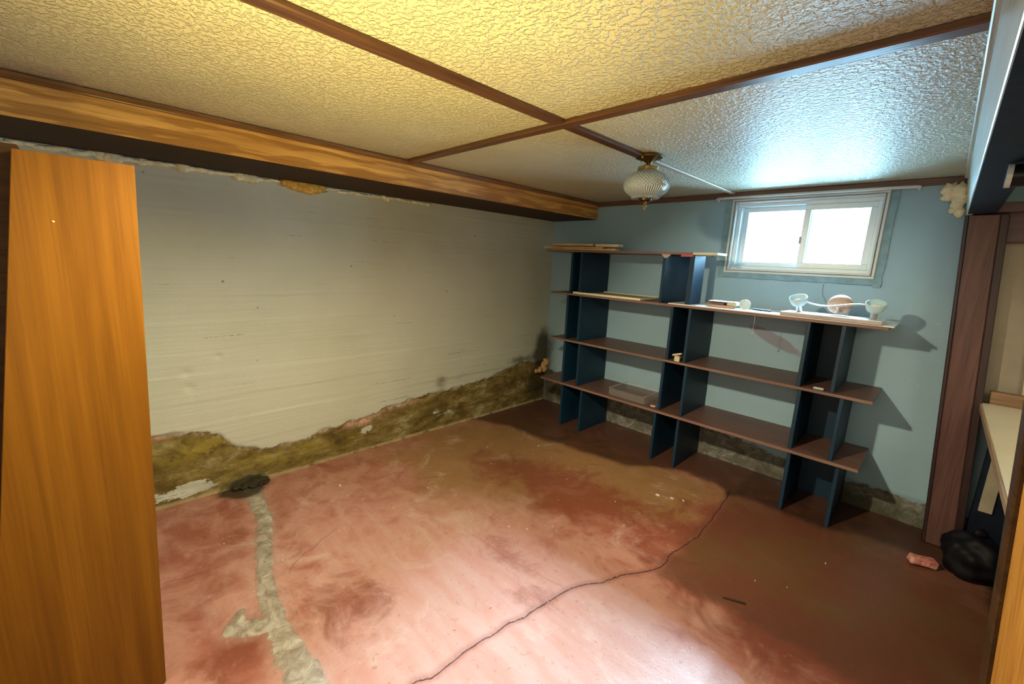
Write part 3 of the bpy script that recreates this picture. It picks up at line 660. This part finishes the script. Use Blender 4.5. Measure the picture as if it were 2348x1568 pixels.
# two-cup wall light leaning on the shelf
wlp = thing('wall_light', 'two-cup wall light with wavy bar and round wooden back plate', 'lamp', (2.37, -.36, ZB))
STL = plain('satin_nickel', (.60, .56, .53), .3, .05, 5, 0, metallic=.7)
ca, cb = Vector((2.213, -.37, ZB)), Vector((2.545, -.37, ZB))
bar = []
for i in range(25):
    t = i/24; p = ca.lerp(cb, t); bar.append((p.x, p.y-.022, ZB+.062+.012*math.sin(t*2*PI+2.6)-.001))
bm = bmesh.new(); tube(bm, bar, .0042, 8); smooth_angle(obj('bar', bm, STL, wlp))
frost = N('frosted_glass', .45, .5); frost.color((.60, .84, .93)); frost.b.inputs['Transmission Weight'].default_value = .08; frost = frost.m
for c_, tilt in ((ca, -.12), (cb, .05)):
    R_ = Matrix.Translation(c_) @ Matrix.Rotation(tilt, 4, 'Y') @ Matrix.Rotation(.42, 4, 'X') @ Matrix.Scale(1.22, 4)
    bm = bmesh.new(); lathe(bm, [(.0001, .002), (.012, .002), (.0125, .006), (.0125, .034), (.0145, .038), (.0145, .041), (.0001, .041)], 20, R_); smooth_angle(obj('socket', bm, STL, wlp))
    bm = bmesh.new(); lathe(bm, [(.013, .036), (.022, .038), (.029, .045), (.0335, .057), (.036, .070), (.0365, .078), (.034, .079), (.033, .070), (.030, .058), (.025, .048), (.018, .043), (.010, .041)], 28, R_); smooth_angle(obj('shade', bm, frost, wlp), 60)
    bm = bmesh.new(); lathe(bm, [(.0001, .070), (.012, .069), (.0195, .064), (.0205, .060), (.014, .046), (.008, .040)], 20, R_); smooth_angle(obj('reflector_bulb', bm, plain('bulb_white', (.9, .9, .88), .25, .02, 5, 0), wlp))
Rp = Matrix.Translation((2.385, -.300, ZB+.060)) @ Matrix.Rotation(math.radians(56), 4, 'X') @ Matrix.Scale(1.5, 4)
bm = bmesh.new(); lathe(bm, [(.0001, .020), (.015, .0195), (.030, .014), (.038, .006), (.040, .0), (.040, -.004), (.0001, -.004)], 32, Rp)
smooth_angle(obj('back_plate', bm, wood('plate_wood', (.50, .33, .24), (.66, .46, .34), 'X', .45), wlp))
bm = bmesh.new(); lathe(bm, [(.010, .0), (.013, -.012), (.007, -.034), (.0001, -.036)], 16, Matrix.Translation((2.388, -.372, ZB+.046))); smooth_angle(obj('knuckle', bm, STL, wlp))
# cable on wall
bm = bmesh.new(); tube(bm, [(2.247, -.006, 1.385), (2.240, -.010, 1.36), (2.238, -.014, 1.33), (2.245, -.03, 1.30), (2.262, -.07, 1.27), (2.29, -.14, 1.235), (2.33, -.22, 1.21), (2.375, -.29, 1.228)], .0028, 6)
tag(smooth_angle(obj('cable', bm, plain('pale_cable', (.45, .58, .62), .5, .05, 5, 0))), 'thin pale cable hanging from the window rim to the two-cup lamp', 'cable')
# dangling strings beneath the shelf
bm = bmesh.new(); tube(bm, [(2.005, -.444, 1.16), (2.006, -.446, 1.12), (2.004, -.445, 1.085), (2.008, -.445, 1.06)], .0014, 5)
lump(bm, (2.006, -.445, 1.056), .006, 1, .5)
tag(obj('string', bm, plain('pale_string', (.55, .5, .58), .8)), 'short pale string dangling from the front of the shelf under the window', 'string')
# small things on the lower shelves
cb_ = thing('wood_bracket', 'small cream wooden scrap bracket on the middle brown shelf', 'bracket', (1.55, -.43, Z2+.006))
bm = B(-.018, .018, -.010, .010, 0, .040, .002); bm.transform(Matrix.Translation((1.553, -.425, Z2+.007))); obj('block', bm, WP, cb_)
bm = B(-.034, .030, -.012, .012, 0, .012, .002); bm.transform(Matrix.Translation((1.553, -.425, Z2+.052)) @ Matrix.Rotation(-.30, 4, 'Y')); obj('wedge', bm, WP, cb_)
bm = B(-.026, .026, -.012, .012, 0, .012, .004); bm.transform(Matrix.Translation((2.375, -.405, Z2+.007)))
tag(obj('plaster_chip', bm, plain('grey_chip', (.45, .50, .52), .7)), 'small whitish chip on the middle shelf under the right uprights', 'chip')
tray = N('clear_plastic', .12, .5); tray.color((.9, .88, .86)); tray.b.inputs['Alpha'].default_value = .045; tray = tray.m
tr_ = thing('plastic_box', 'shallow clear plastic box lying on the lowest shelf', 'box', (1.17, -.24, Z1+.006))
bm = bmesh.new(); zz = Z1+.008
box(bm, 1.02, 1.33, -.40, -.12, zz, zz+.002); box(bm, 1.02, 1.023, -.40, -.12, zz, zz+.055); box(bm, 1.327, 1.33, -.40, -.12, zz, zz+.055); box(bm, 1.02, 1.33, -.40, -.397, zz, zz+.055); box(bm, 1.02, 1.33, -.123, -.12, zz, zz+.055)
obj('tray', bm, tray, tr_)
bm = bmesh.new()
for a in ((1.015, 1.335, -.126, -.116), (1.015, 1.025, -.40, -.12), (1.325, 1.335, -.40, -.12)): box(bm, a[0], a[1], a[2], a[3], zz+.054, zz+.060, .001)
rim = N('rim_plastic', .3, .5); rim.color((.62, .56, .48)); rim.b.inputs['Alpha'].default_value = .35; obj('rim', bm, rim.m, tr_)
bm = bmesh.new(); lump(bm, (1.405, -.405, Z1+.017), .014, 2, .4, 12, 3, (1.5, 1, .6)); tag(obj('plaster_chip', bm, plain('pink_chip', (.62, .42, .34), .8)), 'pinkish rubble chip at the front of the lowest shelf', 'chip')

# ------------------------------------------------------------------ hanging ceiling light
LX, LY = 1.66, -1.28
cl = thing('ceiling_light', 'hanging ribbed glass globe lamp with dark brass canopy and finial', 'lamp', (LX, LY, H-.015))
BR = plain('aged_brass', (.16, .095, .045), .28, .3, 12, .1, metallic=.85); BRG = plain('polished_brass', (.52, .38, .14), .22, .3, 14, .1, metallic=.9)
T = Matrix.Translation((LX, LY, 0))
def LT(prof, seg=36, **k): bm = bmesh.new(); return lathe(bm, prof, seg, T, **k)
smooth_angle(obj('canopy', LT([(.0001, H-.002), (.058, H-.002), (.064, H-.008), (.064, H-.014), (.050, H-.019), (.034, H-.024), (.020, H-.031), (.012, H-.038), (.0001, H-.038)]), BR, cl))
for a in (.6, 2.7, 4.6):
    bm = bmesh.new(); lump(bm, (LX+.056*math.cos(a), LY+.056*math.sin(a), H-.018), .006, 2, .0); obj('canopy_screw', bm, BRG, cl, True)
smooth_angle(obj('stem', LT([(.010, H-.034), (.013, H-.037), (.010, H-.041), (.012, H-.045)], 16), BR, cl))
smooth_angle(obj('fitter', LT([(.010, H-.040), (.020, H-.045), (.038, H-.052), (.049, H-.056), (.050, H-.070), (.047, H-.072), (.0001, H-.072)], 54, ripple=.02, nr=18), BRG, cl))
gm = N('ribbed_glass', .10, .5); gm.color((.86, .97, .97)); gm.b.inputs['Transmission Weight'].default_value = .5; gm.b.inputs['IOR'].default_value = 1.25
sx = gm.n('ShaderNodeSeparateXYZ'); gm.link(gm.tc, sx.inputs[0])
ang = gm.math('ARCTAN2', sx.outputs[1], sx.outputs[0])
up_ = gm.sm(sx.outputs[2], -.150, -.135)
ri = gm.math('SINE', gm.math('ADD', gm.math('MULTIPLY', ang, 40), gm.math('MULTIPLY', sx.outputs[2], 420))); rj = gm.math('SINE', gm.math('SUBTRACT', gm.math('MULTIPLY', ang, 40), gm.math('MULTIPLY', sx.outputs[2], 420)))
rv = gm.math('SINE', gm.math('MULTIPLY', ang, 60))
hh = gm.math('ADD', gm.math('MULTIPLY', up_, gm.math('MAXIMUM', ri, rj)), gm.math('MULTIPLY', gm.math('SUBTRACT', 1, up_), rv))
gm.bump(hh, .9, .004); gm = gm.m
prof = [(.046, H-.070), (.052, H-.076), (.070, H-.084), (.090, H-.097), (.104, H-.113), (.112, H-.131), (.113, H-.146), (.109, H-.160), (.100, H-.173), (.086, H-.185), (.072, H-.193), (.066, H-.196), (.070, H-.200), (.064, H-.205), (.048, H-.208), (.030, H-.206)]
inner = [(max(.001, r-.004), z+.002) for r, z in prof[::-1]]
smooth_angle(obj('globe', LT(prof+inner, 96), gm, cl), 70)
smooth_angle(obj('bottom_cap', LT([(.030, H-.200), (.033, H-.205), (.032, H-.212), (.022, H-.219), (.010, H-.223), (.0001, H-.223)]), BR, cl))
smooth_angle(obj('finial', LT([(.006, H-.221), (.008, H-.226), (.004, H-.231), (.009, H-.238), (.010, H-.243), (.004, H-.249), (.006, H-.255), (.0001, H-.262)], 16), BRG, cl))
bm = bmesh.new(); lathe(bm, [(.010, H-.072), (.011, H-.092), (.022, H-.122), (.023, H-.137), (.015, H-.154), (.0001, H-.158)], 20, T)
smooth_angle(obj('bulb', bm, plain('bulb_frosted', (.85, .85, .8), .3, .02, 5, 0), cl))

# ------------------------------------------------------------------ expanding foam at the upper right corner
bm = bmesh.new()
for (x, z, s) in ((2.715, 1.895, .030), (2.755, 1.885, .036), (2.765, 1.850, .032), (2.720, 1.865, .024), (2.758, 1.812, .024), (2.772, 1.780, .020), (2.745, 1.790, .015), (2.775, 1.765, .013), (2.700, 1.852, .011)):
    lump(bm, (x, -.03, z), s, 3, .45, 16, x*7+z, (1, .8, 1.15))
tag(obj('foam_lump', bm, plain('cream_foam', (.90, .82, .60), .75, .12, 30, .4), None, True), 'cream expanding foam lump in the upper corner right of the window', 'foam')

# pipe beside the beam underside
pp = thing('drain_pipe', 'black pipe with pale collar fixed under the right beam', 'pipe', (3.2, -1.45, 1.686))
BLK = plain('black_plastic', (.005, .006, .010), .38, .2, 10, 0, spec=.25)
bm = bmesh.new(); tube(bm, [(2.866, -1.45, 1.7165), (3.6, -1.45, 1.7165)], .030, 20); smooth_angle(obj('pipe_run', bm, BLK, pp))
bm = bmesh.new(); tube(bm, [(2.855, -1.45, 1.7165), (2.866, -1.45, 1.7165)], .032, 20); smooth_angle(obj('collar', bm, plain('clear_collar', (.6, .68, .74), .15, .05, 5, 0), pp))

# ------------------------------------------------------------------ counter in the next space
ct = thing('counter', 'cream worktop counter on a pale panel beyond the brown post', 'counter', (3.4, -1.0, 0))
bm = B(3.072, 4.25, -1.75, -.11, .790, .822, .004); obj('worktop', shear_right(bm), plain('cream_worktop', (.80, .74, .58), .35, .05, 3, 0), ct)
obj('front_edge', shear_right(B(3.066, 3.0715, -1.75, -.11, .790, .822, .001)), wood('edge_wood', (.3, .2, .11), (.5, .36, .22), 'Y', .5), ct)
obj('backsplash', shear_right(B(3.10, 4.25, -.108, -.064, .815, .885, .003)), wood('backsplash_wood', (.20, .11, .06), (.34, .21, .12), 'X', .5), ct)
obj('support_panel', B(3.095, 3.145, -.135, -.122, .26, .787, .002), plain('greige_panel', (.36, .33, .25), .6), ct)
obj('back_panel', B(3.075, 4.2, -.12, -.085, 0, .787, .002), DK, ct)
obj('side_panel', B(3.3, 3.32, -1.7, -.13, 0, .787, .002), DK, ct)
# dark bag by the post foot
bg_ = thing('rubbish_bag', 'slumped black bag on the floor at the foot of the brown post', 'bag', (3.08, -.42, 0))
bm = bmesh.new(); lump(bm, (3.10, -.36, .11), .12, 4, .22, 9, 2, (1, .9, .95))
for v in bm.verts: v.co.z = max(v.co.z, .004)
BAGM = plain('black_bag_film', (.004, .004, .008), .62, .2, 10, .3, spec=.2, bscale=25)
obj('sack', bm, BAGM, bg_, True)
bm = bmesh.new(); lump(bm, (3.10, -.36, .235), .022, 2, .5, 9, 4, (1.2, 1, 1)); obj('knot', bm, BAGM, bg_, True)
# brick fragment
bm = B(-.055, .055, -.024, .024, 0, .040, .008, seg=2); bmesh.ops.subdivide_edges(bm, edges=bm.edges[:], cuts=2, use_grid_fill=True)
for v in bm.verts: v.co += Vector((.006*noise.noise(v.co*40), .006*noise.noise(v.co*38+Vector((3, 0, 0))), .004*noise.noise(v.co*35)))
for v in bm.verts: v.co.z = max(v.co.z, 0)
bm.transform(Matrix.Translation((2.935, -.435, .006)) @ Matrix.Rotation(.40, 4, 'Z')); k = N('pink_brick', .8)
k.color(k.mix(k.sm(k.noise(40, 5, .7), .4, .62), (.48, .13, .11), (.62, .34, .30))); k.bump(k.noise(60), .5, .004)
tag(obj('brick_fragment', bm, k.m), 'pink brick fragment lying on the floor at the post foot', 'brick')
# dark clump of dirt where the mortar seam meets the left wall
k = N('damp_dirt', .9); k.color(k.mix(k.noise(40), (.012, .010, .005), (.06, .05, .022))); k.bump(k.noise(60, 6, .7), 1, .006)
bm = bmesh.new()
for i, (x, y, s) in enumerate(((.02, -2.66, .035), (.03, -2.70, .04), (.015, -2.74, .03), (.05, -2.715, .025), (.02, -2.80, .022), (.04, -2.76, .02))):
    lump(bm, (x, y, .012), s, 3, .6, 20, i, (.8, 1.1, .62))
for v in bm.verts: v.co.z = max(v.co.z, .001)
tag(obj('dirt_clump', bm, k.m, None, True), 'dark damp dirt clump where the floor seam meets the left wall', 'dirt')
bm = bmesh.new(); tube(bm, [(2.325, -1.446, .006), (2.36, -1.431, .007), (2.405, -1.409, .006)], .0035, 6)
tag(obj('stick', bm, plain('dark_stick', (.03, .016, .01), .7)), 'thin dark stick lying alone on the open floor', 'stick')
# pale paint chips scattered on the floor
bm = bmesh.new(); rnd = random.Random(11)
chips = [(.36, -2.32, .022), (1.72, -.86, .02), (1.80, -.83, .022), (1.86, -.80, .012), (.84, -2.79, .008), (1.42, -1.75, .007)]
for _ in range(46): chips.append((rnd.uniform(.3, 2.6), rnd.uniform(-3.1, -.8), rnd.uniform(.0025, .006)))
for x, y, s in chips:
    a = rnd.uniform(0, PI); n = 5; z = .007+.0035*fbm(x*2, y*2)
    lo = []; hi = []
    for i in range(n):
        q = a+2*PI*i/n; r_ = s*rnd.uniform(.4, 1); p = (x+math.cos(q)*r_, y+math.sin(q)*r_*.5)
        lo.append(bm.verts.new((*p, z-.006))); hi.append(bm.verts.new((*p, z)))
    bm.faces.new(hi); bm.faces.new(lo[::-1])
    for i in range(n): bm.faces.new((lo[i], lo[(i+1) % n], hi[(i+1) % n], hi[i]))
tag(obj('paint_chips', bm, plain('pale_chip', (.72, .62, .55), .7)), 'pale paint flakes scattered over the worn red floor', 'debris', kind='stuff')

for o in list(bpy.data.objects):
    if '_o' in o: del o['_o']
